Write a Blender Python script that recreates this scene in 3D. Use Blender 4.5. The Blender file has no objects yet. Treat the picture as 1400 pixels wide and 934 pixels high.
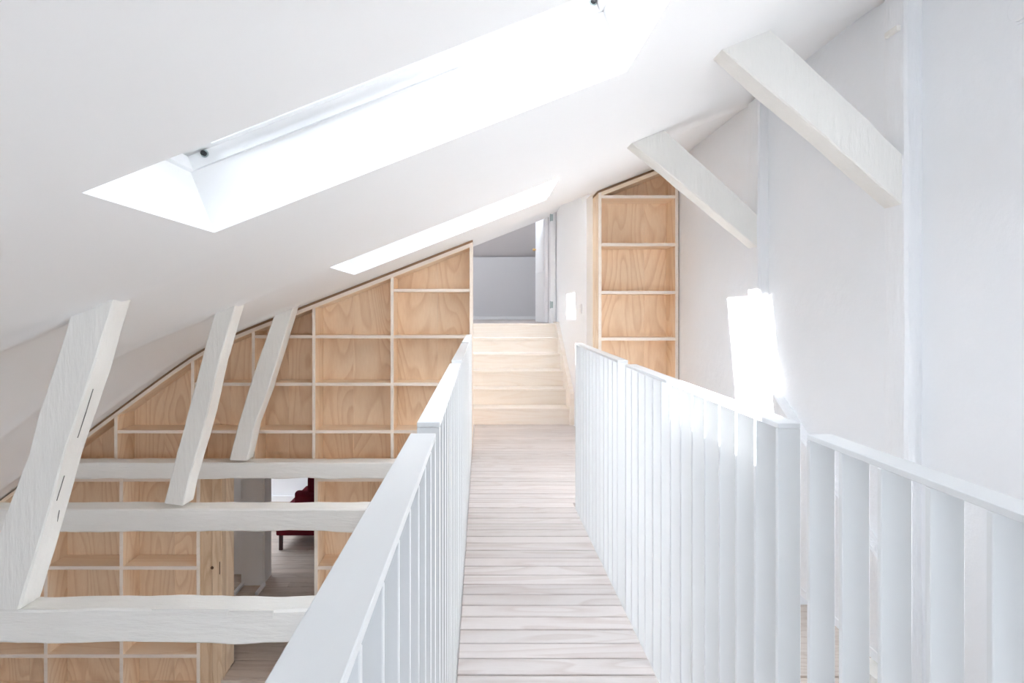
import bpy, bmesh, math, random
from mathutils import Vector, noise

random.seed(7)
C = bpy.context.scene.collection
SC = bpy.context.scene

# ---------------------------------------------------------------- measure
# Everything is laid out in "camera-height" units: X and Z in multiples of H
# (eye height over the walkway), Y in multiples of K.  W() turns that into metres.
H, K, EYE = 1.35, 1.036, 2.95
def W(x, y, z):
    return Vector((x * H, y * K, (z + EYE) * H))

# ---------------------------------------------------------------- camera
cam_d = bpy.data.cameras.new('camera')
cam = bpy.data.objects.new('camera', cam_d); C.objects.link(cam)
cam.location = W(0, 0, 0)
cam.rotation_euler = (math.pi / 2, 0, 0)
cam_d.sensor_width = 36; cam_d.lens = 36 * 767.6 / 1400
cam_d.shift_x = 42 / 1400; cam_d.shift_y = -39 / 1400
cam_d.clip_start = 0.02; cam_d.clip_end = 200
SC.camera = cam

# ---------------------------------------------------------------- sky, sun, exposure
SKY = 2.9
SUN = 20.0
YR = -3.6                          # end of the attic behind the camera
w = bpy.data.worlds.new('sky'); SC.world = w; w.use_nodes = True
bg = w.node_tree.nodes['Background']
bg.inputs[0].default_value = (0.81, 0.90, 1.0, 1); bg.inputs[1].default_value = SKY
sd = bpy.data.lights.new('sun', 'SUN'); sd.energy = SUN; sd.angle = math.radians(0.5); sd.color = (1.0, 0.99, 0.99)
sun = bpy.data.objects.new('sun', sd); C.objects.link(sun)
sun.rotation_euler = Vector((1 * H, -.26 * K, -.62 * H)).to_track_quat('-Z', 'Y').to_euler()
sun.location = (-6, 4, 12)
SC.view_settings.view_transform = 'Standard'; SC.view_settings.look = 'None'
SC.view_settings.exposure = 1.22; SC.view_settings.gamma = 1.0
SC.view_settings.use_curve_mapping = False
SC.cycles.max_bounces = 16; SC.cycles.diffuse_bounces = 10; SC.cycles.transparent_max_bounces = 16
SC.cycles.caustics_reflective = False; SC.cycles.caustics_refractive = False

def portal(name, centre, right, up, wdt, hgt):
    """daylight portal lying in a window opening (guides the sky light, emits nothing)"""
    d = bpy.data.lights.new(name, 'AREA'); d.shape = 'RECTANGLE'; d.size = wdt; d.size_y = hgt
    d.cycles.is_portal = True
    o = bpy.data.objects.new(name, d); C.objects.link(o)
    r, u = right.normalized(), up.normalized(); n = r.cross(u)
    from mathutils import Matrix
    m = Matrix((r, u, n)).transposed().to_4x4(); m.translation = centre
    o.matrix_world = m
    return o

# ---------------------------------------------------------------- materials
def nt(name):
    m = bpy.data.materials.new(name); m.use_nodes = True
    t = m.node_tree; b = t.nodes['Principled BSDF']
    return m, t, b
def N(t, kind, **kw):
    n = t.nodes.new(kind)
    for k, v in kw.items(): setattr(n, k, v)
    return n

def paint(name, col, rough=.55, bscale=0, bstr=0, stretch=(1, 1, 1), spec=.4, mott=0.0):
    m, t, b = nt(name)
    b.inputs['Base Color'].default_value = (*col, 1); b.inputs['Roughness'].default_value = rough
    b.inputs['Specular IOR Level'].default_value = spec
    tc = N(t, 'ShaderNodeTexCoord'); mp = N(t, 'ShaderNodeMapping'); mp.inputs['Scale'].default_value = stretch
    t.links.new(tc.outputs['Object'], mp.inputs[0])
    if bscale:
        n1 = N(t, 'ShaderNodeTexNoise'); n1.inputs['Scale'].default_value = bscale; n1.inputs['Detail'].default_value = 6
        n1.inputs['Roughness'].default_value = .6
        bp = N(t, 'ShaderNodeBump'); bp.inputs['Strength'].default_value = bstr; bp.inputs['Distance'].default_value = .02
        t.links.new(mp.outputs[0], n1.inputs['Vector']); t.links.new(n1.outputs[0], bp.inputs['Height'])
        t.links.new(bp.outputs[0], b.inputs['Normal'])
    if mott:
        n2 = N(t, 'ShaderNodeTexNoise'); n2.inputs['Scale'].default_value = 3; n2.inputs['Detail'].default_value = 5
        t.links.new(mp.outputs[0], n2.inputs['Vector'])
        mx = N(t, 'ShaderNodeMix', data_type='RGBA')
        mx.inputs[6].default_value = (*[c * (1 - mott) for c in col], 1); mx.inputs[7].default_value = (*col, 1)
        t.links.new(n2.outputs[0], mx.inputs[0]); t.links.new(mx.outputs[2], b.inputs['Base Color'])
    return m

def wood(name, light, dark, axis='z', scale=5.0, rings=9.0, contrast=.6, rough=.55, tint=.06, sharp=.5):
    """veneer / plank: contour lines of a stretched noise field + fibres, every piece offset by its random value"""
    m, t, b = nt(name); L = t.links.new
    b.inputs['Roughness'].default_value = rough; b.inputs['Specular IOR Level'].default_value = .3
    tc = N(t, 'ShaderNodeTexCoord'); oi = N(t, 'ShaderNodeObjectInfo')
    mul = N(t, 'ShaderNodeVectorMath', operation='SCALE'); mul.inputs[3].default_value = 37.0
    comb = N(t, 'ShaderNodeCombineXYZ')
    for i in range(3): L(oi.outputs['Random'], comb.inputs[i])
    L(comb.outputs[0], mul.inputs[0])
    add = N(t, 'ShaderNodeVectorMath', operation='ADD'); L(tc.outputs['Object'], add.inputs[0]); L(mul.outputs[0], add.inputs[1])
    st = {'x': (.14, 1, 1), 'y': (1, .14, 1), 'z': (1, 1, .2)}[axis]
    mp = N(t, 'ShaderNodeMapping'); mp.inputs['Scale'].default_value = st; L(add.outputs[0], mp.inputs[0])
    n1 = N(t, 'ShaderNodeTexNoise'); n1.inputs['Scale'].default_value = scale; n1.inputs['Detail'].default_value = 1.2
    n1.inputs['Roughness'].default_value = .35; n1.inputs['Distortion'].default_value = .35
    L(mp.outputs[0], n1.inputs['Vector'])
    mm = N(t, 'ShaderNodeMath', operation='MULTIPLY'); mm.inputs[1].default_value = rings; L(n1.outputs[0], mm.inputs[0])
    fr = N(t, 'ShaderNodeMath', operation='FRACT'); L(mm.outputs[0], fr.inputs[0])
    rp = N(t, 'ShaderNodeValToRGB'); e = rp.color_ramp.elements
    e[0].position = 0.0; e[0].color = (0, 0, 0, 1); e[1].position = 1.0; e[1].color = (0, 0, 0, 1)
    p = rp.color_ramp.elements.new(sharp); p.color = (.15, .15, .15, 1)
    p = rp.color_ramp.elements.new(.88); p.color = (1, 1, 1, 1)
    L(fr.outputs[0], rp.inputs[0])
    n2 = N(t, 'ShaderNodeTexNoise'); n2.inputs['Scale'].default_value = scale * 22; n2.inputs['Detail'].default_value = 3
    L(mp.outputs[0], n2.inputs['Vector'])
    n3 = N(t, 'ShaderNodeTexNoise'); n3.inputs['Scale'].default_value = scale * .8; n3.inputs['Detail'].default_value = 2
    L(mp.outputs[0], n3.inputs['Vector'])
    s = N(t, 'ShaderNodeMath', operation='MULTIPLY'); L(rp.outputs[0], s.inputs[0]); s.inputs[1].default_value = contrast
    f = N(t, 'ShaderNodeMath', operation='MULTIPLY_ADD'); L(n2.outputs[0], f.inputs[0]); f.inputs[1].default_value = .45
    L(s.outputs[0], f.inputs[2])
    f2 = N(t, 'ShaderNodeMath', operation='MULTIPLY_ADD'); L(n3.outputs[0], f2.inputs[0]); f2.inputs[1].default_value = .5
    L(f.outputs[0], f2.inputs[2])
    f3 = N(t, 'ShaderNodeMath', operation='SUBTRACT', use_clamp=True); L(f2.outputs[0], f3.inputs[0]); f3.inputs[1].default_value = .33
    mx = N(t, 'ShaderNodeMix', data_type='RGBA'); mx.inputs[6].default_value = (*light, 1); mx.inputs[7].default_value = (*dark, 1)
    L(f3.outputs[0], mx.inputs[0])
    hs = N(t, 'ShaderNodeHueSaturation'); L(mx.outputs[2], hs.inputs['Color'])
    v = N(t, 'ShaderNodeMath', operation='MULTIPLY_ADD'); L(oi.outputs['Random'], v.inputs[0]); v.inputs[1].default_value = tint * 2; v.inputs[2].default_value = 1 - tint
    L(v.outputs[0], hs.inputs['Value'])
    L(hs.outputs[0], b.inputs['Base Color'])
    bp = N(t, 'ShaderNodeBump'); bp.inputs['Strength'].default_value = .12; bp.inputs['Distance'].default_value = .004
    L(n2.outputs[0], bp.inputs['Height']); L(bp.outputs[0], b.inputs['Normal'])
    return m

M = {}
M['ceiling'] = paint('ceiling_paint', (.895, .90, .905), .8, 8, .02, spec=.15)
M['plaster'] = paint('lime_plaster', (.885, .90, .92), .85, 7, .35, spec=.15, mott=.03)
M['smooth_wall'] = paint('smooth_wall_paint', (.885, .90, .92), .8, 12, .03, spec=.15)
M['timber'] = paint('painted_old_timber', (.87, .855, .815), .55, 26, .55, (1, 1, .16), mott=.05)
M['timber_x'] = paint('painted_old_tie_timber', (.87, .855, .815), .55, 26, .55, (.16, 1, 1), mott=.05)
M['wall_timber'] = paint('limewashed_wall_timber', (.885, .895, .91), .7, 26, .5, (1, 1, .16), mott=.03)
M['steel'] = paint('white_painted_steel', (.80, .815, .82), .35, spec=.5)
M['trim'] = paint('white_satin_trim', (.87, .88, .89), .4, spec=.4)
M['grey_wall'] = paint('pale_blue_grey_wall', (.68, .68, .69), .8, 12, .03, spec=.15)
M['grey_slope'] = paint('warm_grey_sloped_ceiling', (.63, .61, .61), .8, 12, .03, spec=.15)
M['ply'] = wood('pine_plywood', (.93, .76, .57), (.68, .46, .28), 'z', 2.7, 16, .42, tint=.05)
M['ply_x'] = wood('pine_plywood_shelf', (.92, .78, .62), (.76, .57, .40), 'x', 4, 6, .4, tint=.05)
M['ply_edge'] = wood('pine_plywood_edge', (.88, .79, .70), (.76, .64, .53), 'x', 6, 5, .25, tint=.04)
M['solid_pine'] = wood('solid_pine', (.78, .60, .42), (.58, .38, .22), 'z', 6, 7, .5, tint=.06)
M['knot'] = paint('dark_knot', (.10, .045, .02), .5)
M['gap'] = paint('dark_brown_shadow_strip', (.30, .18, .10), .7)  # shade of the narrow bookcase gaps put into a brown colour
M['deck'] = wood('white_soaped_boards', (.68, .635, .615), (.54, .465, .435), 'x', 7, 7, .5, tint=.07)
M['stair'] = wood('pale_soaped_pine', (.88, .83, .77), (.80, .71, .62), 'x', 6, 6, .4, tint=.02)
M['floor'] = wood('soaped_floor_boards', (.62, .53, .46), (.44, .34, .27), 'x', 6, 6, .45, tint=.09)
M['red'] = paint('dark_red_wool', (.11, .009, .016), .9, 160, .3, spec=.1)
M['dark_leg'] = paint('dark_stained_leg', (.05, .02, .02), .4)
M['black'] = paint('black_plastic', (.015, .016, .018), .4)
M['brass'] = paint('brass', (.75, .50, .22), .3)
M['brass'].node_tree.nodes['Principled BSDF'].inputs['Metallic'].default_value = 1
M['hinge'] = paint('grey_metal', (.42, .50, .50), .35)
M['hinge'].node_tree.nodes['Principled BSDF'].inputs['Metallic'].default_value = .6
M['joist'] = paint('white_joist', (.75, .73, .70), .6)
M['crack'] = paint('dark_timber_crack', (.22, .21, .20), .9)
def glass():
    m = bpy.data.materials.new('window_glass'); m.use_nodes = True; t = m.node_tree; t.nodes.clear()
    o = N(t, 'ShaderNodeOutputMaterial'); tr = N(t, 'ShaderNodeBsdfTransparent'); gl = N(t, 'ShaderNodeBsdfGlossy')
    gl.inputs['Roughness'].default_value = .02; tr.inputs[0].default_value = (.97, .975, .98, 1)
    mx = N(t, 'ShaderNodeMixShader'); fr = N(t, 'ShaderNodeFresnel'); fr.inputs[0].default_value = 1.3
    t.links.new(fr.outputs[0], mx.inputs[0]); t.links.new(tr.outputs[0], mx.inputs[1]); t.links.new(gl.outputs[0], mx.inputs[2])
    t.links.new(mx.outputs[0], o.inputs[0]); return m
M['glass'] = glass()

# ---------------------------------------------------------------- object helpers
def tag(o, label=None, cat=None, group=None, kind=None):
    if label: o['label'] = label
    if cat: o['category'] = cat
    if group: o['group'] = group
    if kind: o['kind'] = kind
    return o
def thing(name, loc, label=None, cat=None, group=None, kind=None):
    o = bpy.data.objects.new(name, None); C.objects.link(o); o.location = loc; o.empty_display_size = .1
    return tag(o, label, cat, group, kind)
def link(name, me, mat, parent=None, loc=(0, 0, 0)):
    if mat and not me.materials: me.materials.append(mat)
    o = bpy.data.objects.new(name, me); C.objects.link(o)
    base = Vector((0, 0, 0))
    if parent is not None:
        o.parent = parent
        p = parent
        while p is not None: base += p.location; p = p.parent
    o.location = Vector(loc) - base
    return o
_cache = {}
def cuboid_mesh(dx, dy, dz, bev, mat, name):
    key = (round(dx, 4), round(dy, 4), round(dz, 4), bev, mat)
    if key in _cache: return _cache[key]
    bm = bmesh.new(); bmesh.ops.create_cube(bm, size=1)
    for v in bm.verts: v.co = Vector((v.co.x * dx, v.co.y * dy, v.co.z * dz))
    if bev:
        bmesh.ops.bevel(bm, geom=bm.edges[:], offset=min(bev, dx * .4, dy * .4, dz * .4), segments=1, affect='EDGES')
    me = bpy.data.meshes.new(name); bm.to_mesh(me); bm.free(); me.materials.append(M[mat]); _cache[key] = me
    return me
def box(name, x0, x1, y0, y1, z0, z1, mat, parent=None, bev=.002):
    """box given in layout units"""
    a, b = W(x0, y0, z0), W(x1, y1, z1)
    d = b - a; me = cuboid_mesh(abs(d.x), abs(d.y), abs(d.z), bev, mat, name)
    return link(name, me, None, parent, (a + b) / 2)
def mesh_obj(name, verts, faces, mat, parent=None, smooth=False, centre=True):
    """verts in metres (world); origin moved to their middle"""
    c = Vector((0, 0, 0))
    if centre:
        lo = Vector([min(v[i] for v in verts) for i in range(3)]); hi = Vector([max(v[i] for v in verts) for i in range(3)])
        c = (lo + hi) / 2; c.z = lo.z
    me = bpy.data.meshes.new(name); me.from_pydata([tuple(Vector(v) - c) for v in verts], [], faces)
    bm = bmesh.new(); bm.from_mesh(me); bmesh.ops.recalc_face_normals(bm, faces=bm.faces); bm.to_mesh(me); bm.free()
    if smooth:
        for p in me.polygons: p.use_smooth = True
    return link(name, me, M[mat], parent, c)
def prism(name, poly, a0, a1, axis, mat, parent=None):
    """poly in layout units: (x,z) extruded along y, or (y,z) extruded along x, or (x,y) along z"""
    n = len(poly); vs = []
    for a in (a0, a1):
        for p, q in poly:
            vs.append(W(p, a, q) if axis == 'y' else W(a, p, q) if axis == 'x' else W(p, q, a))
    fs = [list(range(n)), list(range(2 * n - 1, n - 1, -1))] + [[i, (i + 1) % n, n + (i + 1) % n, n + i] for i in range(n)]
    return mesh_obj(name, vs, fs, mat, parent)
def S(o): o['kind'] = 'structure'; return o
def cyl(name, c, axis, r, length, mat, parent=None, seg=20, smooth=True):
    ax = Vector(axis).normalized(); u = ax.orthogonal().normalized(); v = ax.cross(u); c = Vector(c)
    vs = []; prof = [(0, .92), (.06, 1), (.94, 1), (1, .92)]
    for tt, k in prof:
        for i in range(seg):
            a = 2 * math.pi * i / seg
            vs.append(c + ax * length * (tt - .5) + (u * math.cos(a) + v * math.sin(a)) * r * k)
    fs = [[j * seg + i, j * seg + (i + 1) % seg, (j + 1) * seg + (i + 1) % seg, (j + 1) * seg + i] for j in range(3) for i in range(seg)]
    fs += [list(range(seg)), list(range(4 * seg - 1, 3 * seg - 1, -1))]
    return mesh_obj(name, vs, fs, mat, parent)

# roof line (layout units)
SL, SL2, KX = .391, .742, -2.058
def roof(x):
    d = x - KX; s = .10          # rounded change of pitch
    a = .5706 + SL * x
    soft = s * math.log1p(math.exp(-abs(d) / s)) + max(-d, 0)
    return a - (SL2 - SL) * soft
TH = .20                          # roof thickness, normal to the slope
ct, st_ = 1 / math.hypot(1, SL), SL / math.hypot(1, SL)
def onroof(x, y, n, dz=0):
    """point n above the upper slope, square to it, over the foot point x"""
    return W(x - st_ * n, y, roof_flat(x) + dz + ct * n)
def roof_flat(x): return .5706 + SL * x

TRUSS = [2.62 + .06, 3.95 + .06, 5.13 + .06]
SKYL = [(-.825, .45, 1.51, 2.262), (-.825, .425, 3.98, 4.76)]

# ---------------------------------------------------------------- roof / ceiling
def make_ceiling():
    xs = sorted(set([-4.4, -4.0, -3.6, -3.2, -2.9, -2.65] + [round(-2.45 + .06 * i, 3) for i in range(14)] +
                    [-1.55, -1.4, -1.2, -1.0, -.825, -.6, -.3, -.10, .0, .2, .425, .45, .6, .7, .825, .95, 1.1, 1.25, 1.4, 1.5, 1.62]))
    ys = [YR, -3.40, -2.65, -.95, -.20, .9, 1.51, 2.262, 3.98, 4.76, 5.45, 5.95]
    for t in TRUSS:
        ys += [t + d for d in (-.2, -.15, -.11, -.08, -.05, -.025, 0, .025, .05, .08, .11, .15, .2)]
    ys = sorted(set(round(y, 3) for y in ys))
    xs = [x for x in xs]
    def hole(i, j):
        xm, ym = (xs[i] + xs[i + 1]) / 2, (ys[j] + ys[j + 1]) / 2
        for a, b, c, d in SKYL:
            if a < xm < b and c < ym < d: return True
        return -.10 < xm < .825 and 5.45 < ym
    vs = []; idx = {}
    def sag(x, y):
        k = 0
        for t in TRUSS: k += math.exp(-((y - t) / .075) ** 2)
        side = 1 / (1 + math.exp((x + 1.25) / .10)) + .5 / (1 + math.exp(-(x - 1.0) / .08))
        wob = .004 * noise.noise(Vector((x * 1.3, y * 1.1, 3)))
        return -.022 * k * side + (wob if x < -1 or x > .6 else 0)
    for i, x in enumerate(xs):
        for j, y in enumerate(ys):
            dzdx = (roof(x + .01) - roof(x - .01)) / .02; l = math.hypot(1, dzdx)
            idx[i, j, 0] = len(vs); vs.append(W(x, y, roof(x) + sag(x, y)))
            idx[i, j, 1] = len(vs); vs.append(W(x - dzdx / l * TH, y, roof(x) + TH / l))
    fs = []
    nx, ny = len(xs) - 1, len(ys) - 1
    solid = lambda i, j: 0 <= i < nx and 0 <= j < ny and not hole(i, j)
    for i in range(nx):
        for j in range(ny):
            if not solid(i, j): continue
            fs.append([idx[i, j, 0], idx[i, j + 1, 0], idx[i + 1, j + 1, 0], idx[i + 1, j, 0]])
            fs.append([idx[i, j, 1], idx[i + 1, j, 1], idx[i + 1, j + 1, 1], idx[i, j + 1, 1]])
            for (di, dj, a, b) in ((-1, 0, (i, j), (i, j + 1)), (1, 0, (i + 1, j + 1), (i + 1, j)), (0, -1, (i + 1, j), (i, j)), (0, 1, (i, j + 1), (i + 1, j + 1))):
                if not solid(i + di, j + dj):
                    fs.append([idx[a[0], a[1], 0], idx[b[0], b[1], 0], idx[b[0], b[1], 1], idx[a[0], a[1], 1]])
    o = mesh_obj('ceiling', vs, fs, 'ceiling', centre=False)
    me = o.data
    for p in me.polygons:
        c = p.center
        p.use_smooth = abs(p.normal.y) < .5 and p.normal.z < -.5
    me.validate()
    # keep the edges of the openings crisp
    bm = bmesh.new(); bm.from_mesh(me)
    for e in bm.edges:
        if len(e.link_faces) == 2 and e.calc_face_angle(0) > .5: e.smooth = False
    bm.to_mesh(me); bm.free()
    return S(o)
ceil = make_ceiling()

def roof_window(n, x0, x1, y0, y1, dz=0, base=TH, knobs=True):
    c = onroof((x0 + x1) / 2, (y0 + y1) / 2, base, dz)
    r = S(thing('window_%d' % n, c))
    def slab(name, xa, xb, ya, yb, na, nb, mat):
        vs = [onroof(x, y, q, dz) for q in (na, nb) for x, y in ((xa, ya), (xb, ya), (xb, yb), (xa, yb))]
        return mesh_obj(name, vs, [[0, 3, 2, 1], [4, 5, 6, 7], [0, 1, 5, 4], [1, 2, 6, 5], [2, 3, 7, 6], [3, 0, 4, 7]], mat, r)
    e, o_ = .012, .07
    b = base + .001
    slab('frame', x0 - o_, x1 + o_, y1 - e, y1 + o_, b, b + .075, 'trim')
    slab('frame', x0 - o_, x1 + o_, y0 - o_, y0 + e, b, b + .075, 'trim')
    slab('frame', x0 - o_, x0 + e, y0 + e, y1 - e, b, b + .075, 'trim')
    slab('frame', x1 - e, x1 + o_, y0 + e, y1 - e, b, b + .075, 'trim')
    sw_ = .085 if base > .1 else .001
    slab('sash', x0 + e, x0 + e + sw_, y0 + e, y1 - e, b + .045, b + .085, 'trim')
    slab('sash', x0 + e, x1 - e, y1 - e - .03, y1 - e, b + .045, b + .075, 'trim')
    slab('sash', x0 + e, x1 - e, y0 + e, y0 + e + .03, b + .045, b + .075, 'trim')
    slab('pane', x0 + e, x1 - e, y0 + e + .03, y1 - e - .03, b + .058, b + .064, 'glass')
    if knobs:
        for kx in (-.775, .42):
            if kx < x1:
                p = onroof(kx + .01, y1 - e - .008, base + .034, dz)
                cyl('blind_bracket', p + Vector((0, 0, 0)), (0, 1, 0), .0105, .022, 'black', r)
                cyl('blind_bracket_collar', p + Vector((0, .008, 0)), (0, 1, 0), .016, .006, 'hinge', r)
    mid = onroof((x0 + x1) / 2, (y0 + y1) / 2, base + .074, dz)
    portal('skylight_portal', mid, Vector((0, 1, 0)), Vector((-ct, 0, -st_)), (y1 - y0) * K, (x1 - x0) * H / ct)
roof_window(1, *SKYL[0])
roof_window(2, *SKYL[1])

# ---------------------------------------------------------------- walls, floors
WR = 1.47
S(box('trim_1', WR - .003, WR + .16, YR, 5.95, -1.30, -1.26, 'smooth_wall', bev=.004))
# knee wall and outer wall on the left
S(box('wall_left', -4.35, -4.2, YR, 5.95, -2.95, -1.85, 'smooth_wall', bev=0))
S(box('wall_rear_room_outer', -4.35, -4.2, 5.72, 11.6, -2.95, -1.10, 'smooth_wall', bev=0))
# wall behind the camera, with unseen window openings added for fill light
def wall_with_openings(name, y0, y1, x0, x1, z0, z1, openings, mat, top=None):
    """frontal wall made of strips round rectangular openings (x0,x1,z0,z1)"""
    xs = sorted(set([x0, x1] + [v for o in openings for v in o[:2]])); zs = sorted(set([z0, z1] + [v for o in openings for v in o[2:]]))
    vs, fs = [], []
    for i in range(len(xs) - 1):
        for j in range(len(zs) - 1):
            xm, zm = (xs[i] + xs[i + 1]) / 2, (zs[j] + zs[j + 1]) / 2
            if any(o[0] < xm < o[1] and o[2] < zm < o[3] for o in openings): continue
            b = len(vs)
            vs += [W(x, y, z) for y in (y0, y1) for x, z in ((xs[i], zs[j]), (xs[i + 1], zs[j]), (xs[i + 1], zs[j + 1]), (xs[i], zs[j + 1]))]
            fs += [[b + q for q in f] for f in ([0, 1, 2, 3], [7, 6, 5, 4], [0, 4, 5, 1], [1, 5, 6, 2], [2, 6, 7, 3], [3, 7, 4, 0])]
    return S(mesh_obj(name, vs, fs, mat, centre=False))
BACKW = [(-3.0, -2.3, -1.0, -.55), (-2.25, -1.55, -1.0, -.12), (-1.5, -.8, -1.0, .10), (-.75, -.05, -.8, .36), (0, .7, -.8, .5)]
wall_with_openings('wall_back', YR - .15, YR, -4.4, 4.2, -2.95, 1.4, BACKW, 'smooth_wall')
for q, (a, b, c, d) in enumerate(BACKW):
    r = S(thing('window_%d' % (11 + q), W((a + b) / 2, YR - .07, c)))
    for f in ((a, b, c, c + .05), (a, b, d - .05, d), (a, a + .05, c + .05, d - .05), (b - .05, b, c + .05, d - .05)):
        box('frame', f[0], f[1], YR - .11, YR - .05, f[2], f[3], 'trim', r)
    box('pane', a + .05, b - .05, YR - .085, YR - .08, c + .05, d - .05, 'glass', r, bev=0)
    portal('window_portal', W((a + b) / 2, YR - .12, (c + d) / 2), Vector((-1, 0, 0)), Vector((0, 0, -1)), (b - a) * H, (d - c) * H)

# lower floor, boards running across
def boards(parent, x0, x1, y0, y1, ztop, thick, pitch, mat, joints=True, gap=.004, name='board'):
    n = int(round((y1 - y0) / pitch)); pitch = (y1 - y0) / n
    for i in range(n):
        a = y0 + i * pitch
        cuts = [x0, x1]
        if joints:
            c = x0 + 1.2 + (i * 1.37) % 2.2
            while c < x1 - .3: cuts.insert(-1, c); c += 2.6
        for p, q in zip(cuts[:-1], cuts[1:]):
            box(name, p + .0008, q - .0008, a + gap / 2, a + pitch - gap / 2, ztop - thick, ztop, mat, parent, bev=.0015)
ZL, ZP = -2.95, -2.765
fl = S(thing('floor', W(0, 3, ZL - .06)))
box('subfloor', -4.4, 4.2, YR - .15, 7.6, ZL - .06, ZL - .02, 'floor', fl, bev=0)
boards(fl, -4.2, 4.0, .4, 5.5, ZL, .02, .15, 'floor')
box('board_field', -4.2, 4.0, YR, .395, ZL - .02, ZL, 'floor', fl, bev=0)
box('board_field', -.08, 4.0, 5.95, 7.4, ZL - .02, ZL, 'floor', fl, bev=0)
# raised floor of the room behind the bookcases (one step up)
fb = S(thing('floor_rear_room', W(-2, 8, ZP - .17)))
box('subfloor', -4.2, -.10, 5.82, 11.0, ZP - .185, ZP - .022, 'floor', fb, bev=0)
box('subfloor', -1.955, -1.25, 5.525, 5.82, ZP - .185, ZP - .022, 'floor', fb, bev=0)
boards(fb, -1.955, -1.25, 5.525, 5.815, ZP, .02, .145, 'floor', joints=False)
boards(fb, -4.2, -.10, 5.82, 9.2, ZP, .02, .13, 'floor')
boards(fb, -4.2, -.10, 9.2, 10.74, ZP, .02, .26, 'floor', joints=False)
wall_with_openings('wall_rear_room', 10.75, 11.6, -4.35, 0.05, -2.95, -1.0, [], 'smooth_wall')
S(box('baseboard_rear_room', -4.2, -.1, 10.71, 10.75, ZP, ZP + .085, 'trim', bev=.004))
S(box('wall_rear_room_right', -.10, .05, 5.95, 11.5, -2.95, -1.10, 'smooth_wall', bev=0))
RRW = (-4.1, -2.75, 8.1, 10.6)
def flat_ceiling():
    xs = [-4.35, RRW[0], RRW[1], 0.0]; ys = [5.74, RRW[2], RRW[3], 11.6]; vs = []; fs = []
    for i in range(3):
        for j in range(3):
            if i == 1 and j == 1: continue
            b = len(vs)
            vs += [W(x, y, z) for z in (-1.16, -1.10) for x, y in ((xs[i], ys[j]), (xs[i + 1], ys[j]), (xs[i + 1], ys[j + 1]), (xs[i], ys[j + 1]))]
            fs += [[b + q for q in f] for f in ([0, 1, 2, 3], [7, 6, 5, 4], [0, 4, 5, 1], [1, 5, 6, 2], [2, 6, 7, 3], [3, 7, 4, 0])]
    return S(mesh_obj('ceiling_rear_room', vs, fs, 'smooth_wall', centre=False))
flat_ceiling()
r = S(thing('window_4', W(-3.42, 9.35, -1.10)))
box('frame', RRW[0] - .05, RRW[0], RRW[2], RRW[3], -1.10, -1.05, 'trim', r)
box('frame', RRW[1], RRW[1] + .05, RRW[2], RRW[3], -1.10, -1.05, 'trim', r)
box('pane', RRW[0], RRW[1], RRW[2], RRW[3], -1.075, -1.07, 'glass', r, bev=0)
portal('window_portal', W(-3.42, 9.35, -1.04), Vector((1, 0, 0)), Vector((0, 1, 0)), 1.35 * H, 2.3 * K)
# rear room: glazed window in its left end
S(box('trim_2', -4.2, -4.17, 8.4, 10.9, -1.42, -1.18, 'trim'))
# under the landing / right wing of the lower floor
S(box('wall_under_landing', -.10, WR + .15, 5.85, 5.95, -2.95, -1.06, 'smooth_wall', bev=0))
S(box('wall_wing_rear', WR, 4.2, 7.4, 7.55, -2.95, -1.1, 'smooth_wall', bev=0))
S(box('wall_wing_left', WR, WR + .15, 5.95, 7.4, -2.95, -1.26, 'smooth_wall', bev=0))
S(box('ceiling_wing', WR + .15, 4.2, YR - .1, 7.55, -1.26, -1.2, 'smooth_wall', bev=0))
def side_wall(name, x0, x1, y0, y1, z0, z1, ops, mat):
    ys = sorted(set([y0, y1] + [v for o in ops for v in o[:2]])); zs = sorted(set([z0, z1] + [v for o in ops for v in o[2:]]))
    vs, fs = [], []
    for i in range(len(ys) - 1):
        for j in range(len(zs) - 1):
            ym, zm = (ys[i] + ys[i + 1]) / 2, (zs[j] + zs[j + 1]) / 2
            if any(o[0] < ym < o[1] and o[2] < zm < o[3] for o in ops): continue
            b = len(vs)
            vs += [W(x, y, z) for x in (x0, x1) for y, z in ((ys[i], zs[j]), (ys[i + 1], zs[j]), (ys[i + 1], zs[j + 1]), (ys[i], zs[j + 1]))]
            fs += [[b + q for q in f] for f in ([0, 1, 2, 3], [7, 6, 5, 4], [0, 4, 5, 1], [1, 5, 6, 2], [2, 6, 7, 3], [3, 7, 4, 0])]
    return S(mesh_obj(name, vs, fs, mat, centre=False))
side_wall('wall_right', WR, WR + .15, YR, 5.95, -1.26, 1.35, [(-2.6, -1.0, -.55, .95)], 'plaster')
RWY = (-2.6, -1.0, -.55, .95)
r = S(thing('window_14', W(WR + .08, -1.8, -.55)))  # unseen window, added to bring in light from the right
for f in ((-2.6, -1.0, -.55, -.50), (-2.6, -1.0, .90, .95), (-2.6, -2.55, -.50, .90), (-1.05, -1.0, -.50, .90), (-1.83, -1.77, -.50, .90)):
    box('frame', WR + .04, WR + .10, f[0], f[1], f[2], f[3], 'trim', r)
for ya, yb in ((-2.55, -1.83), (-1.77, -1.05)): box('pane', WR + .068, WR + .072, ya, yb, -.50, .90, 'glass', r, bev=0)
portal('window_portal', W(WR + .13, -1.8, .2), Vector((0, 1, 0)), Vector((0, 0, 1)), 1.6 * K, 1.5 * H)
WING = [(-.4, 2.2, -2.75, -1.34), (2.4, 4.7, -2.75, -1.34), (4.9, 7.2, -2.75, -1.34)]
side_wall('wall_wing_right', 4.0, 4.15, YR - .1, 7.55, -2.95, -1.2, WING, 'smooth_wall')
n_win = 17
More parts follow.
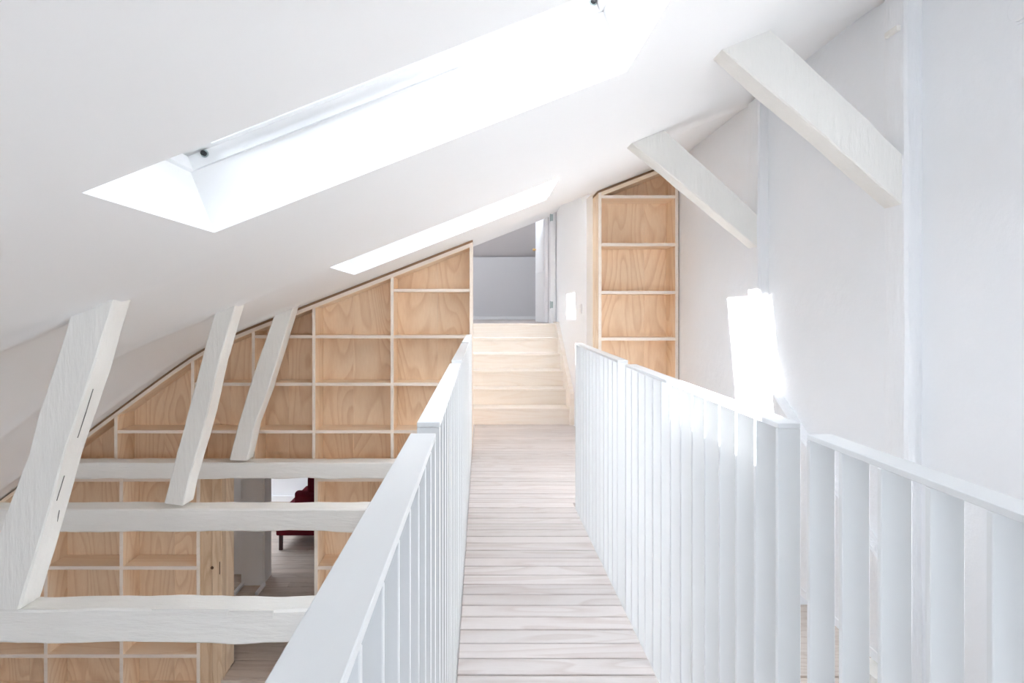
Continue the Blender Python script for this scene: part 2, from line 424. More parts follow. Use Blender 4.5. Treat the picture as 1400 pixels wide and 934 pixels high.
for a, b, c, d in WING:
    r = S(thing('window_%d' % n_win, W(4.07, (a + b) / 2, c))); n_win += 1
    for f in ((a, b, c, c + .05), (a, b, d - .05, d), (a, a + .05, c + .05, d - .05), (b - .05, b, c + .05, d - .05)):
        box('frame', 4.04, 4.10, f[0], f[1], f[2], f[3], 'trim', r)
    box('pane', 4.068, 4.072, a + .05, b - .05, c + .05, d - .05, 'glass', r, bev=0)
    portal('window_portal', W(4.13, (a + b) / 2, (c + d) / 2), Vector((0, 1, 0)), Vector((0, 0, 1)), (b - a) * K, (d - c) * H)

# ---------------------------------------------------------------- stairwell and the room above
HZ = TH / ct                                   # the stairwell ceiling follows the outer face of the roof
WS = .825                                      # face of the white wall beside the stairs
S(box('wall_stair_right', WS, WS + .12, 5.74, 8.2, -1.0, 1.32, 'smooth_wall', bev=.003))
S(box('wall_stair_left', -.65, -.55, 5.80, 8.2, -1.1, .57, 'smooth_wall', bev=0))
ST3 = (-.434, -.096, 6.68, 7.71)
def high_ceiling():
    xs = [-.75, ST3[0], ST3[1], 1.05]; ys = [5.40, ST3[2], ST3[3], 8.3]; t = .05; vs = []; fs = []
    for i in range(3):
        for j in range(3):
            if i == 1 and j == 1: continue
            b = len(vs)
            vs += [onroof(x, y, q, HZ + .003) for q in (0, t) for x, y in ((xs[i], ys[j]), (xs[i + 1], ys[j]), (xs[i + 1], ys[j + 1]), (xs[i], ys[j + 1]))]
            fs += [[b + q for q in f] for f in ([0, 1, 2, 3], [7, 6, 5, 4], [0, 4, 5, 1], [1, 5, 6, 2], [2, 6, 7, 3], [3, 7, 4, 0])]
    return S(mesh_obj('ceiling_stairwell', vs, fs, 'ceiling', centre=False))
high_ceiling()
roof_window(8, *ST3, dz=HZ + .003, base=.05, knobs=False)
# unseen fill light added to brighten the stairwell, above the low ceiling edge
lm = thing('stairwell_fill', W(.35, 5.66, .80), 'slim white fill light, unseen, added above the stairs behind the ceiling edge', 'fill light')
box('fill_housing', .02, .68, 5.60, 5.70, .865, .885, 'trim', lm)
ld = bpy.data.lights.new('stairwell_fill_light', 'AREA'); ld.shape = 'RECTANGLE'; ld.size = .85; ld.size_y = .09; ld.energy = 1.2; ld.color = (.86, .93, 1)
lo_ = bpy.data.objects.new('stairwell_fill_light', ld); C.objects.link(lo_); lo_.location = W(.35, 5.65, .862); lo_.rotation_euler = (math.radians(35), 0, 0)
# end wall of the stairwell with a doorway open up to the slope
def slope_poly(x0, x1, z0, dz): return [(x0, z0), (x1, z0), (x1, roof_flat(x1) + dz), (x0, roof_flat(x0) + dz)]
S(prism('wall_stair_end', slope_poly(-.65, -.16, -1.0, HZ), 8.06, 8.2, 'y', 'smooth_wall'))
S(prism('wall_stair_end_right', slope_poly(.80, .95, -1.0, HZ), 8.06, 8.2, 'y', 'smooth_wall'))
S(prism('trim_3', slope_poly(.758, .812, -.112, HZ), 8.02, 8.2, 'y', 'trim'))
# landing floor
ZT = -.112
lf = S(thing('floor_landing', W(.4, 6, -1.06)))
box('subfloor', -.0615, WR, 5.50, 6.62, -1.06, -1.02, 'joist', lf, bev=0)
boards(lf, -.0615, WS, 5.50, 6.56, -1.0, .018, .1, 'deck', joints=False, gap=.003)
boards(lf, -.54, -.063, 5.76, 6.56, -1.0, .018, .1, 'deck', joints=False)
boards(lf, WS, WR, 5.44, 5.84, -1.0, .018, .1, 'deck', joints=False)
uf = S(thing('floor_upper', W(0, 10, ZT - .05)))
box('subfloor', -3.0, 1.2, 7.84, 12.5, ZT - .06, ZT - .02, 'deck', uf, bev=0)
boards(uf, -3.0, 1.2, 7.84, 12.44, ZT, .018, .23, 'deck', joints=False)
# grey attic room
S(box('wall_grey_room', -3.0, 1.2, 12.4, 12.55, ZT - .05, .95, 'grey_wall', bev=0))
S(box('baseboard_grey_room', -3.0, 1.2, 12.37, 12.4, ZT, ZT + .055, 'trim', bev=.004))
S(prism('ceiling_grey_room', [(12.55, .93), (8.15, 2.75), (8.15, 2.85), (12.55, 1.05)], -3.1, 1.2, 'x', 'grey_slope'))
S(box('wall_grey_room_right', 1.05, 1.2, 8.1, 12.5, ZT - .05, 2.9, 'grey_wall', bev=0))
S(box('wall_grey_room_front', -3.1, -.63, 8.1, 8.2, ZT - .05, 2.9, 'grey_wall', bev=0))
S(box('wall_grey_room_front_upper', -.65, 1.2, 8.2, 8.3, 1.45, 2.9, 'grey_wall', bev=0))
GW = [(9.6, 11.4, .3, 1.2)]
side_wall('wall_grey_room_left', -3.15, -3.0, 8.1, 12.5, ZT - .05, 2.9, GW, 'grey_wall')
a, b, c, d = GW[0]
r = S(thing('window_9', W(-3.08, (a + b) / 2, c)))
for f in ((a, b, c, c + .05), (a, b, d - .05, d), (a, a + .05, c + .05, d - .05), (b - .05, b, c + .05, d - .05)):
    box('frame', -3.11, -3.05, f[0], f[1], f[2], f[3], 'trim', r)
box('pane', -3.08, -3.076, a + .05, b - .05, c + .05, d - .05, 'glass', r, bev=0)
portal('window_portal', W(-3.13, (a + b) / 2, (c + d) / 2), Vector((0, -1, 0)), Vector((0, 0, 1)), (b - a) * K, (d - c) * H)

# open white door
dr = S(thing('door_1', W(.748, 8.22, ZT)))
hx, hy = .748 * H, 8.215 * K
ang = math.atan2(.066, .86); dl = .86
def leafp(s, t, z): # s along the leaf, t through it
    return Vector((hx - math.sin(ang) * s - math.cos(ang) * t, hy + math.cos(ang) * s - math.sin(ang) * t, (z + EYE) * H))
def leaf_box(name, s0, s1, t0, t1, z0, z1, mat, parent):
    vs = [leafp(s, t, z) for z in (z0, z1) for s, t in ((s0, t0), (s1, t0), (s1, t1), (s0, t1))]
    return mesh_obj(name, vs, [[0, 3, 2, 1], [4, 5, 6, 7], [0, 1, 5, 4], [1, 2, 6, 5], [2, 3, 7, 6], [3, 0, 4, 7]], mat, parent)
lf_ = leaf_box('leaf', 0, dl, 0, .04, ZT + .005, 1.22, 'trim', dr)
for z0, z1 in ((ZT + .08, .40), (.48, 1.14)):
    leaf_box('door_panel', .10, dl - .10, .04, .046, z0, z1, 'trim', lf_)
kp = leafp(dl - .055, .075, 87 * 8.93 / 1000)
cyl('door_knob', kp, (-1, 0, 0), .022, .04, 'brass', lf_, 16)
cyl('spindle', leafp(dl - .055, .05, 87 * 8.93 / 1000), (-1, 0, 0), .009, .05, 'brass', lf_, 12)
for z in (1.045, .09):
    cyl('hinge', W(.757, 8.02 - .012, z), (0, 0, 1), .008, .11, 'hinge', dr, 10)
    box('hinge_plate', .760, .785, 8.006, 8.02, z - .035, z + .035, 'hinge', dr, bev=0)

# light switch on the stair wall
sw = thing('light_switch', W(WS - .008, 6.02, .0), 'small white double light switch on the wall beside the wooden stairs', 'switch')
box('switch_plate', WS - .010, WS, 5.98, 6.06, -.005, .075, 'trim', sw)
for z in (.008, .040): box('rocker', WS - .014, WS - .010, 5.99, 6.05, z, z + .026, 'steel', sw)
# round cover high on the right wall
cv = thing('wall_cover', W(WR - .01, 1.985, .83), 'round white blanking cover high on the right wall at the picture edge', 'cover')
cyl('cover_disc', W(WR - .006, 1.985, .83), (1, 0, 0), .048, .014, 'plaster', cv, 32)
cyl('cover_rim', W(WR - .002, 1.985, .83), (1, 0, 0), .058, .006, 'plaster', cv, 32)

# ---------------------------------------------------------------- stairs
stairs = thing('staircase', W(.35, 6.55, -1.0), 'pale soaped pine stairs of six steps rising from the walkway to the doorway', 'stairs')
R_, T_, Y0 = .148, .2456, 6.55
for i in range(6):
    zt = -1 + R_ * (i + 1); yf = Y0 + T_ * i
    zb = -1 + R_ * i
    box('riser', -.53, .787, yf, yf + .02, zb + (.0 if i == 0 else .001), zt - .021, 'stair', stairs)
    if i < 5: box('tread', -.53, .787, yf - .014, yf + T_ + .018, zt - .021, zt, 'stair', stairs, bev=.004)
    else: box('tread', -.53, .787, yf - .014, 7.835, zt - .021, zt, 'stair', stairs, bev=.004)
sp = [(6.50, -1.0), (6.50, -.72), (6.53, -.69), (7.74, -.095), (8.0, -.095), (8.0, -.28), (6.95, -1.0)]
prism('stringer', sp, .789, WS - .001, 'x', 'stair', stairs)
prism('stringer', sp, -.549, -.532, 'x', 'stair', stairs)

# ---------------------------------------------------------------- walkway
P = .0965; J0 = 2.0218
XL, XR = -.066, .482
wk = thing('walkway', W(.2, 1.5, -1.061), 'white soaped board walkway running between the two white railings', 'walkway')
n0 = math.floor((YR + .05 - J0) / P); n1 = int(round((5.49 - J0) / P))
for i in range(n0, n1):
    a = J0 + i * P
    right = .80 if a > 3.84 else XR
    left = XL if a < 5.32 else -.062
    o = box('board', left, right, a + .0035, a + P - .0035, -1.022, -1.0, 'deck', wk, bev=.002)
    o.rotation_euler = (random.uniform(-.002, .002), 0, 0); o.location.z += random.uniform(-.0008, .0008)
for x in (-.03, .41): box('joist', x, x + .045, YR + .03, 5.48, -1.060, -1.024, 'joist', wk)
box('joist', .72, .765, 3.86, 5.48, -1.060, -1.024, 'joist', wk)
box('joist', .456, .72, 3.86, 3.92, -1.060, -1.024, 'joist', wk)

# ---------------------------------------------------------------- railings of flat bars
def rail(x0, x1, ystart, n, z0, z1, label, bend=0.0):
    """n flat bars, pitch P, under a flat top bar; z0 at the near end and z1 at the far end"""
    yend = ystart + P * (n - 1) + .0098
    t = thing('railing', W((x0 + x1) / 2, ystart, -1.08), label, 'railing', 'white flat bar railing panels along the walkway')
    th = .0085
    vs = [W(x, y, z + dz) for dz in (-th, 0) for (x, y, z) in ((x0, ystart, z0), (x1, ystart, z0), (x1, yend, z1), (x0, yend, z1))]
    top = mesh_obj('top_rail', vs, [[0, 3, 2, 1], [4, 5, 6, 7], [0, 1, 5, 4], [1, 2, 6, 5], [2, 3, 7, 6], [3, 0, 4, 7]], 'steel', t)
    bm = bmesh.new(); bm.from_mesh(top.data); bmesh.ops.bevel(bm, geom=bm.edges[:], offset=.0012, segments=1, affect='EDGES'); bm.to_mesh(top.data); bm.free()
    for k in range(n):
        y = ystart + k * P; z = z0 + (z1 - z0) * (k * P) / (yend - ystart)
        zt = round(z - th - .0005, 3)
        box('baluster', x0, x1, y, y + .0098, -1.075, zt, 'steel', t, bev=.0012)
    box('fixing_bar', min(x0, x1) + .012, max(x0, x1) - .012, ystart + .001, yend - .001, -1.058, -1.046, 'steel', t)
    return t
RX0, RX1 = .484, .5215
LX0, LX1 = -.106, -.068
rail(LX0, LX1, 1.085 - 13 * P, 14, -.180, -.180, 'white flat bar railing panel at lower left, nearest on the left side')
rail(LX0, LX1, 1.205, 14, -.180, -.170, 'white flat bar railing panel, second from the viewer on the left side')
rail(LX0, LX1, 2.597, 14, -.168, -.160, 'white flat bar railing panel, third from the viewer on the left side')
rail(LX0, LX1, 3.990, 14, -.158, -.154, 'white flat bar railing panel on the left ending at the tall bookcase')
rail(RX0, RX1, 1.078 - 13 * P, 14, -.180, -.180, 'white flat bar railing panel at lower right, open gaps showing the wall')
rail(RX0, RX1, 1.194, 14, -.180, -.172, 'white flat bar railing panel at right with a sunlit top bar')
rail(RX0, RX1, 2.600, 13, -.168, -.156, 'white flat bar railing panel at right, farthest, ending before the stairs')

# ---------------------------------------------------------------- hewn timber
def loft(name, stations, mat, parent=None, amp=.004, seed=0, sub=.05, chamfer=.012, fix_ends=True):
    """stations: list of (A,B,C,D) corner points (metres) of the cross-section along the length"""
    st = []
    for s0, s1 in zip(stations[:-1], stations[1:]):
        L = max((s1[i] - s0[i]).length for i in range(4)); n = max(1, int(L / sub))
        for k in range(n): st.append([s0[i].lerp(s1[i], k / n) for i in range(4)])
    st.append([v.copy() for v in stations[-1]])
    vs, fs = [], []; NR = 16
    for q, c4 in enumerate(st):
        mid = sum(c4, Vector()) / 4
        for i in range(4):
            a, b = c4[i], c4[(i + 1) % 4]; L = (b - a).length
            cs = chamfer * (.6 + .8 * abs(noise.noise(mid * 2.3 + Vector((seed, i * 7, 0)))))
            for f in (cs / L, .33, .67, 1 - cs / L):
                p = a.lerp(b, f)
                nrm = (p - mid).normalized()
                k = noise.noise(p * 3.1 + Vector((seed * 3.3, 0, 0))) * amp * 1.6 + noise.noise(p * 11 + Vector((0, seed, 0))) * amp * .7
                vs.append(p + nrm * k)
    for q in range(len(st) - 1):
        for i in range(NR):
            fs.append([q * NR + i, q * NR + (i + 1) % NR, (q + 1) * NR + (i + 1) % NR, (q + 1) * NR + i])
    fs.append(list(range(NR))); fs.append(list(range(len(vs) - 1, len(vs) - NR - 1, -1)))
    o = mesh_obj(name, vs, fs, mat, parent)
    me = o.data
    for p in me.polygons: p.use_smooth = len(p.vertices) == 4
    bm = bmesh.new(); bm.from_mesh(me)
    for e in bm.edges:
        if len(e.link_faces) == 2 and e.calc_face_angle(0) > .55: e.smooth = False
    bm.to_mesh(me); bm.free()
    return o
def I(x, y, Y):   # photograph point -> layout point at depth Y
    return W((x - 658) * Y / 1000, Y, (428 - y) * Y / 1000)
def back(p, Yf, Yb):
    return Vector((p.x, Yb * K, p.z))

# tie beams: corners front-bottom, front-top, back-top, back-bottom
def tie(Yf, Yb, x0, x1, tops, bots, label, seed, chop=None):
    stn = []
    n = len(tops)
    for k in range(n):
        x = x0 + (x1 - x0) * k / (n - 1)
        zt, zb = tops[k], bots[k]
        yf = Yf
        stn.append([W(x, yf, zb), W(x, yf, zt), W(x, Yb, zt + .002), W(x, Yb, zb)])
    r = thing('tie_beam', W((x0 + x1) / 2, Yf, min(bots)), label, 'beam', 'horizontal white tie beams on the left')
    loft('beam_body', stn, 'timber_x', r, amp=.005, seed=seed, chamfer=.012)
    return r
def jit(n, base, a, seed): return [base + a * noise.noise(Vector((k * .83 + seed, seed, .5))) for k in range(n)]
n = 22
t1 = tie(2.62, 2.755, -2.75, .50, [t if t < -1.061 else -1.0615 for t in jit(n, -1.063, .010, 1)], jit(n, -1.183, .012, 4), 'white painted hewn tie beam nearest the viewer, foot of the widest leaning post', 1)
t2 = tie(3.955, 4.105, -3.1, .50, [t if t < -1.061 else -1.0615 for t in jit(n, -1.052, .006, 9)], jit(n, -1.183, .010, 14), 'white painted hewn tie beam, middle of the three under the walkway', 2)
t3 = tie(5.18, 5.33, -3.15, .50, [t if t < -1.061 else -1.0615 for t in jit(n, -1.056, .010, 19)], jit(n, -1.175, .012, 24), 'white painted hewn tie beam, farthest, close in front of the bookcase', 3)
# rough broken ledge on the upper front edge of the nearest beam
for (xa, xb, ya, yb) in ((207, 312, 836, 842), (313, 374, 838, 848)):
    vs = [I(xa, ya - 3, 2.612), I(xb, ya - 3, 2.612), I(xb - 2, yb, 2.615), I(xa + 5, yb - 1, 2.615),
          I(xa, ya - 5, 2.65), I(xb, ya - 5, 2.65), I(xb, yb, 2.65), I(xa, yb, 2.65)]
    mesh_obj('split_ledge', vs, [[0, 1, 2, 3], [7, 6, 5, 4], [0, 4, 5, 1], [1, 5, 6, 2], [2, 6, 7, 3], [3, 7, 4, 0]], 'timber_x', t1)

# leaning posts: edge points of the front face down the length, (left, right) per station
def post(Yf, Yb, left, right, label, seed, rb=None):
    stn = []
    for (lx, ly), (rx, ry) in zip(left, right):
        a, b = I(lx, ly, Yf), I(rx, ry, Yf)
        stn.append([a, b, back(b, Yf, Yb), back(a, Yf, Yb)])
    foot = (stn[-1][0] + stn[-1][1]) / 2
    r = thing('leaning_post', foot, label, 'post', 'leaning white posts on the tie beams')
    loft('post_body', stn, 'timber', r, amp=.004, seed=seed, chamfer=.010)
    return r
p1 = post(2.62, 2.755,
          [(104, 414), (95, 434), (77, 496), (53, 565), (38.5, 620), (16, 677), (0, 725), (-16, 775), (-36, 834)],
          [(166, 386), (157, 405), (128.5, 500), (107, 565), (91, 610), (66, 700), (54, 740), (41, 785), (27, 834)],
          'widest leaning white timber post, at far left, with dark cracks', 5)
p2 = post(3.955, 4.105,
          [(304, 402), (294, 428), (280, 475), (259.6, 555), (246, 605), (235, 648), (223.5, 688)],
          [(330, 398), (322, 418), (300, 493), (284, 565), (268, 622), (258, 658), (250, 692)],
          'middle leaning white timber post of three, standing on the middle tie beam', 6)
p3 = post(5.18, 5.33,
          [(383, 408), (376, 427), (344.5, 519), (325.8, 580), (313.7, 629)],
          [(409, 403), (402.5, 416.5), (367, 533), (349, 580), (338, 630)],
          'narrowest leaning white timber post, close in front of the bookcase', 7)
# drying cracks on the side of the big post
def crack(xa, ya, xb, yb, wpx, face_Y0, px):
    pass
for (fa, da, fb, db) in ((.30, .35, .46, .42), (.58, .30, .66, .26), (.70, .55, .74, .62)):
    # on the right-hand face: f along the post from top, d through its depth
    L0, L1 = Vector((157, 405)), Vector((27, 834))
    def q(f, d, off=0.0):
        pts = [(157, 405), (128.5, 500), (107, 565), (91, 610), (66, 700), (54, 740), (41, 785), (27, 834)]
        y = 405 + f * (834 - 405)
        for (ax, ay), (bx, by) in zip(pts[:-1], pts[1:]):
            if ay <= y <= by:
                x = ax + (bx - ax) * (y - ay) / (by - ay); break
        p = I(x, y, 2.62); p.y = (2.62 + .135 * d) * K; p.x += off; return p
    wv = Vector((0, .0008, 0)); m_ = (fa + fb) / 2; dm = (da + db) / 2
    vs = [q(fa, da, .0045), q(m_, dm, .0045) + wv, q(fb, db, .0045), q(m_, dm, .0045) - wv,
          q(fa, da, -.01), q(m_, dm, -.01) + wv, q(fb, db, -.01), q(m_, dm, -.01) - wv]
    mesh_obj('crack', vs, [[0, 1, 2, 3], [7, 6, 5, 4], [0, 4, 5, 1], [1, 5, 6, 2], [2, 6, 7, 3], [3, 7, 4, 0]], 'crack', p1)

# wall posts on the right (slightly proud of the plaster) and braces up to the roof
def wallpost(Yf, Yb, zb, zt, label, seed):
    stn = []
    n = 9
    for k in range(n):
        z = zb + (zt - zb) * k / (n - 1)
        xo = 1.418 + .006 * noise.noise(Vector((k * .9, seed, 0)))
        stn.append([W(WR + .02, Yf, z), W(xo, Yf + .004, z), W(xo, Yb, z), W(WR + .02, Yb, z)])
    r = thing('wall_post', W(1.45, Yf, zb), label, 'post', 'upright timber posts in the right wall')
    loft('post_body', stn, 'wall_timber', r, amp=.006, seed=seed, chamfer=.016, sub=.06)
    return r
wa = wallpost(2.44, 2.585, -1.259, 1.12, 'white upright wall post on the right carrying the wider diagonal brace', 11)
wb = wallpost(3.74, 3.90, -1.259, 1.11, 'white upright wall post behind the sunlit patch carrying the narrower brace', 12)
box('peg_block', 1.404, 1.425, 2.47, 2.55, .955, .975, 'timber', wa, bev=.003)
def brace(Yf, Yb, up, low, label, seed):
    stn = []
    for (ux, uy), (lx, ly) in zip(up, low):
        a, b = I(lx, ly, Yf), I(ux, uy, Yf)
        stn.append([a, b, back(b, Yf, Yb), back(a, Yf, Yb)])
    r = thing('brace', (stn[-1][0] + stn[-1][1]) / 2, label, 'beam', 'diagonal braces at upper right')
    loft('brace_body', stn, 'timber', r, amp=.004, seed=seed, chamfer=.008)
    return r
brace(2.465, 2.575, [(1037, 24), (1053, 40.5), (1110, 92), (1165, 143), (1224.4, 200.5), (1236, 212)],
      [(970, 51), (989, 69.4), (1050, 121), (1120, 180), (1224.4, 272), (1236, 282)],
      'wide white diagonal brace at upper right between sloped ceiling and wall', 21)
brace(3.76, 3.88, [(898, 168), (908, 178), (950, 215), (990, 251), (1035.5, 293), (1040, 297)],
      [(855, 189), (867, 198.6), (910, 233), (960, 275), (1029.7, 334), (1036, 339)],
      'narrow white diagonal brace meeting the top of the right bookcase', 22)
# low diagonal timber in the wall, falling towards the viewer
stn = []
for k in range(6):
    f = k / 5; y = 3.76 - f * (3.76 - 2.60); z = -.335 - f * .60
    stn.append([W(WR + .01, y, z - .05), W(1.425, y, z - .05), W(1.425, y, z + .035), W(WR + .01, y, z + .035)])
r = thing('wall_brace', W(1.45, 2.6, -1.0), 'low white diagonal wall timber beside the sunlit patch, falling toward the viewer', 'beam')
loft('brace_body', stn, 'wall_timber', r, amp=.004, seed=31, chamfer=.012)
for k, (y, lab) in enumerate(((2.60, 'white lower storey post seen between the open bars of the near right railing'),)):
    r = thing('lower_post', W(1.48, y, ZL), lab, 'post')
    stn = [[W(1.56, y, z), W(1.40, y, z), W(1.40, y + .16, z), W(1.56, y + .16, z)] for z in (ZL, -2.4, -1.8, -1.302)]
    loft('post_body', stn, 'timber', r, amp=.005, seed=41 + k, chamfer=.012)

# ---------------------------------------------------------------- bookcases
YB, YBK = 5.43, 5.70
T = .0225                                  # board thickness
def bx(px, Y=YB): return (px - 658) * Y / 1000
def topz(x): return roof(x) - .020
def poly_under_roof(x0, x1, z0, off=0.0, limit=None):
    pts = [(x0, z0), (x1, z0)]
    n = max(1, int(abs(x1 - x0) / .12))
    for i in range(n + 1):
        x = x1 + (x0 - x1) * i / n
        z = topz(x) - off
        if limit is not None: z = min(z, limit)
        pts.append((x, max(z, z0 + .002)))
    return pts
def strip_under_roof(x0, x1, off0, off1):
    n = max(1, int(abs(x1 - x0) / .12)); a = []; b = []
    for i in range(n + 1):
        x = x0 + (x1 - x0) * i / n; a.append((x, topz(x) - off0)); b.append((x, topz(x) - off1))
    return a + b[::-1]

ZU = -1.15
up = thing('bookcase', W(-1.6, YB, ZU), 'long pine plywood bookcase under the slope on the left, behind the leaning posts', 'bookcase')
div = [bx(p) for p in (158.8, 263.6, 346.6, 429.2, 536.2)]
xr = bx(646.3); xl = -3.26
prism('side_panel', [(xr - T, ZU + .0), (xr, ZU), (xr, topz(xr)), (xr - T, topz(xr - T))], YB - .004, YBK, 'y', 'ply_edge', up)
# below the deck level the panel stands beside the landing
for x in div:
    x0, x1 = x - T / 2, x + T / 2
    dv = prism('divider', [(x0, ZU + T), (x1, ZU + T), (x1, topz(x1) - .031), (x0, topz(x0) - .031)], YB, YBK - .001, 'y', 'ply', up)
    prism('edge_band', [(x0, ZU + T), (x1, ZU + T), (x1, topz(x1) - .031), (x0, topz(x0) - .031)], YB - .003, YB, 'y', 'ply_edge', dv)
prism('top_board', strip_under_roof(xl, xr - T - .001, .0, .030), YB + .004, YBK, 'y', 'ply_x', up)
prism('top_edge_band', strip_under_roof(xl, xr - T - .001, .0, .026), YB - .001, YB + .004, 'y', 'ply_edge', up)
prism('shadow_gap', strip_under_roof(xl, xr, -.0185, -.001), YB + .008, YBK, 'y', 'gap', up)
box('bottom_board', xl + .02, xr - T, YB, YBK - .001, ZU, ZU + T, 'ply_x', up)
cols = [xl + .02] + div + [xr - T / 2]
LV = [.1790, -.1656, -.5186, -.8715]
for a, b in zip(cols[:-1], cols[1:]):
    a_, b_ = a + T / 2 + .0005, b - T / 2 - .0005
    poly = poly_under_roof(a - T * .4, min(b + T * .4, xr - .002), ZU + .001, .0)
    # veneer sheets behind each bay: two widths butted together
    seam = a_ + (b_ - a_) * random.choice((.42, .55, .64))
    for s0, s1 in ((a_ - T * .4, seam - .0006), (seam + .0006, b_ + T * .4)):
        prism('back_panel', poly_under_roof(s0, s1, ZU + .001, .0), YBK, YBK + .014, 'y', 'ply', up)
    for z in LV:
        # shelf fits only where the slope leaves room
        xa = a_
        while xa < b_ and topz(xa) - .04 < z: xa += .01
        if b_ - xa < .25 or xa > a_ + .02 and z != -.1656: continue
        if z == -.5186 and a < -2.3: continue
        o = box('shelf', xa, b_, YB + .006, YBK - .001, z - T, z, 'ply_x', up, bev=.0015)
        box('edge_band', xa, b_, YB + .001, YB + .0055, z - T, z, 'ply_edge', o, bev=.001)

# lower bookcase, set a little deeper, standing on the lower floor, doorway through it
YL, YLK = 5.51, 5.78
ZT0 = -1.155
def lx(p): return (p - 658) * YL / 1000
lo = thing('bookcase', W(-2, YL, ZL), 'lower storey pine plywood bookcase below the tie beams, built round a doorway', 'bookcase')
LS = [-1.245, -1.577, -1.909, -2.241, -2.573, -2.905]
TL = .026
def lower_bays(xs, x_end_left_open=False):
    for x in xs:
        z1 = min(ZT0 - .0, roof(x - .02) - .06)
        dv = box('divider', x - TL / 2, x + TL / 2, YL + .004, YLK - .001, ZL, z1, 'ply', lo)
        box('edge_band', x - TL / 2, x + TL / 2, YL, YL + .004, ZL, z1, 'ply_edge', dv, bev=.001)
    for a, b in zip(xs[:-1], xs[1:]):
        a_, b_ = a + TL / 2 + .0005, b - TL / 2 - .0005
        seam = a_ + (b_ - a_) * random.choice((.3, .5, .62))
        for s0, s1 in ((a_ - .008, seam - .0006), (seam + .0006, b_ + .008)):
            pts = [(s0, ZL)] + [(s1, ZL), (s1, min(ZT0, roof(s1) - .05)), (s0, min(ZT0, roof(s0) - .05))]
            prism('back_panel', pts, YLK, YLK + .014, 'y', 'ply', lo)
        for z in LS:
            if z > roof(a_) - .08: continue
            o = box('shelf', a_, b_, YL + .006, YLK - .001, z - TL, z, 'ply_x', lo, bev=.0015)
            box('edge_band', a_, b_, YL + .001, YL + .0055, z - TL, z, 'ply_edge', o, bev=.001)
lower_bays([-4.12, lx(-42), lx(62.5), lx(165.8), lx(271.0)])
lower_bays([lx(432), lx(540), -.11 + TL / 2])
prism('top_board', [(-3.27, ZT0), (-.10, ZT0), (-.10, ZT0 + .004), (-3.27, ZT0 + .004)], YL, YLK + .014, 'y', 'ply_x', lo)
prism('top_board', [(-4.13, roof(-4.13) - .05), (-3.28, roof(-3.28) - .05), (-3.28, roof(-3.28) - .02), (-4.13, roof(-4.13) - .02)], YL, YLK, 'y', 'ply_x', lo)
# wide pine casing left of the doorway: flat stile, round-edged post with a knot, deep jamb
box('casing_board', lx(273.6), lx(289.5), YL + .012, YL + .05, ZL, ZT0, 'solid_pine', lo)
box('casing_post', lx(290.0), lx(303.5), YL - .004, YL + .10, ZL, ZT0, 'solid_pine', lo, bev=.006)
box('door_jamb', -1.985 , -1.96, YL + .10, YLK + .02, ZP + .001, ZT0, 'ply', lo)
box('casing_back', lx(273.6), -1.96 - .026, YL + .051, YLK + .02, ZL, ZT0, 'solid_pine', lo)
cyl('knot', W(lx(290.5) , YL + .0, -(776 - 428) * YL / 1000), (0, 1, 0), .016, .02, 'knot', lo, 12)
box('check_mark', lx(300.2), lx(301.3), YL - .0052, YL - .003, -1.967, -1.873, 'knot', lo, bev=0)
# step up into the rear room
S(box('trim_4', -1.96, lx(430.0), YL - .01, YL + .012, ZL, ZP - .0, 'floor', bev=.003))

# right bookcase
rb = thing('bookcase', W(1.16, YB, -1.0), 'tall narrow pine plywood bookcase against the right wall beyond the railing', 'bookcase')
x0, x1 = .869, 1.462
for xa, xb in ((x0, x0 + T), (x1 - T, x1)):
    dv = prism('side_panel', [(xa, -1.0), (xb, -1.0), (xb, topz(xb)), (xa, topz(xa))], YB, YBK, 'y', 'ply', rb)
    prism('edge_band', [(xa, -1.0), (xb, -1.0), (xb, topz(xb)), (xa, topz(xa))], YB - .004, YB, 'y', 'ply_edge', dv)
prism('top_board', [(x0 + T, topz(x0 + T) - .03), (x1 - T, topz(x1 - T) - .03), (x1 - T, topz(x1 - T)), (x0 + T, topz(x0 + T))], YB - .002, YBK, 'y', 'ply_x', rb)
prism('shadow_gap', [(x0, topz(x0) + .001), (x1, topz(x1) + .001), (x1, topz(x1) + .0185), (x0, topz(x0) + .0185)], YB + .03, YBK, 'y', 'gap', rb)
box('shade_strip', x1 + .0005, WR - .0005, YB + .01, YBK, -1.0, 1.10, 'gap', rb, bev=0)  # solid strip beside the wall, gap shade painted as dark brown
for s0, s1 in ((x0 + T - .01, x0 + .40), (x0 + .402, x1 - T + .01)):
    prism('back_panel', [(s0, -1.0), (s1, -1.0), (s1, topz(s1)), (s0, topz(s0))], YBK, YBK + .014, 'y', 'ply', rb)
for z in (.874, .519, .164, -.182, -.53, -.88, -1.0 + T):
    o = box('shelf', x0 + T + .0005, x1 - T - .0005, YB + .006, YBK - .001, z - T, z, 'ply_x', rb, bev=.0015)
    box('edge_band', x0 + T + .0005, x1 - T - .0005, YB + .001, YB + .0055, z - T, z, 'ply_edge', o, bev=.001)

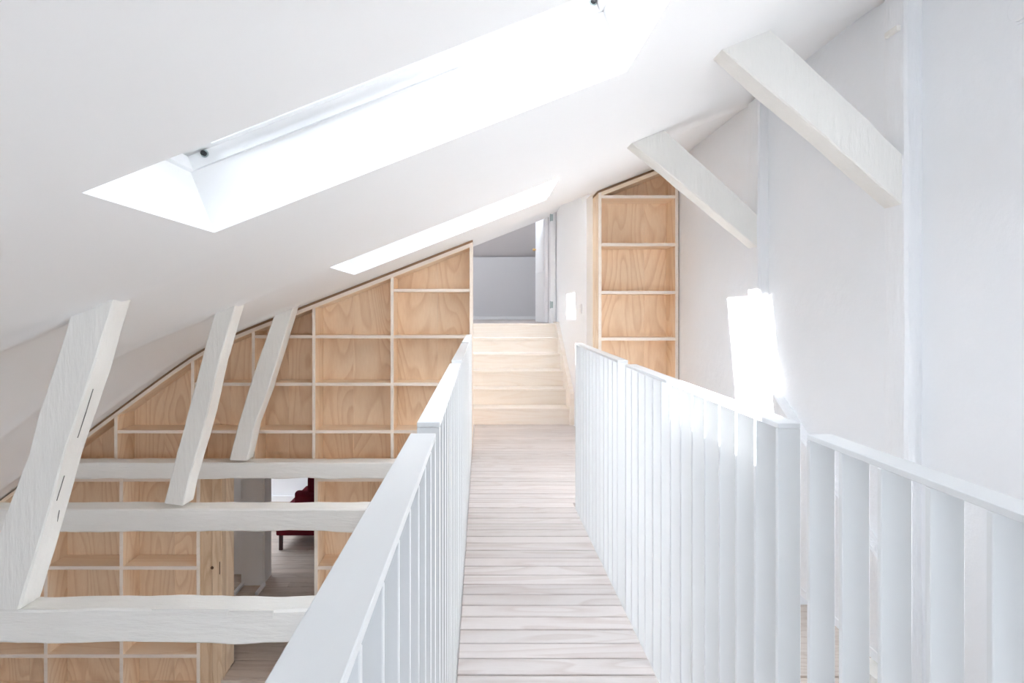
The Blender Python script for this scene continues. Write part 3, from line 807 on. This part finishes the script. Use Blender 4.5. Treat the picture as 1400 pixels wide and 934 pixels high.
# ---------------------------------------------------------------- rear room contents
pl = thing('partition_pier', W(-2.3, 7.45, ZP), 'grey white partition end standing inside the lower doorway', 'wall')
box('pier_body', -2.436, -2.215, 7.42, 7.72, ZP, -1.162, 'smooth_wall', pl)
box('pier_edge', -2.213, -2.195, 7.42, 7.44, ZP, -1.162, 'trim', pl)
for xa, xb in ((-2.436, -2.405), (-2.215, -2.185)):
    box('skirting', xa, xb, 7.16, 7.42, ZP, ZP + .03, 'trim', pl)
S(box('wall_rear_room_left', -3.4, -2.438, 7.74, 7.86, ZP, -1.162, 'smooth_wall', bev=0))

# dark red sofa seen from its side
so = thing('sofa', W(-2.05, 8.9, ZP), 'dark red upholstered sofa on dark legs seen through the lower doorway', 'sofa')
def soft(name, x0, x1, y0, y1, z0, z1, r, mat='red'):
    a, b = W(x0, y0, z0), W(x1, y1, z1); bm = bmesh.new(); bmesh.ops.create_cube(bm, size=1)
    d = b - a
    for v in bm.verts: v.co = Vector((v.co.x * d.x, v.co.y * d.y, v.co.z * d.z))
    bmesh.ops.bevel(bm, geom=bm.edges[:], offset=r, segments=4, profile=.6, affect='EDGES')
    me = bpy.data.meshes.new(name); bm.to_mesh(me); bm.free()
    for p in me.polygons: p.use_smooth = True
    return link(name, me, M[mat], so, (a + b) / 2)
Ys = 8.5
sx = lambda p, Y=Ys: (p - 658) * Y / 1000
sz = lambda p, Y=Ys: (428 - p) * Y / 1000
soft('seat_base', sx(377), sx(377) + .62, Ys, Ys + 1.5, sz(733), sz(733) + .16, .03)
soft('seat_cushion', sx(380), sx(377) + .50, Ys + .14, Ys + 1.36, sz(733) + .16, sz(733) + .27, .04)
soft('armrest', sx(402), sx(377) + .60, Ys, Ys + .13, sz(733) + .15, sz(673), .05)
soft('armrest', sx(402), sx(377) + .60, Ys + 1.37, Ys + 1.5, sz(733) + .15, sz(673), .05)
soft('backrest', sx(419), sx(377) + .66, Ys + .02, Ys + 1.48, sz(733) + .10, sz(652), .06)
for xx in (sx(380.5), sx(377) + .56):
    for yy in (Ys + .02, Ys + 1.42):
        box('leg', xx, xx + .042, yy, yy + .04, ZP, sz(733) + .002, 'dark_leg', so, bev=.004)
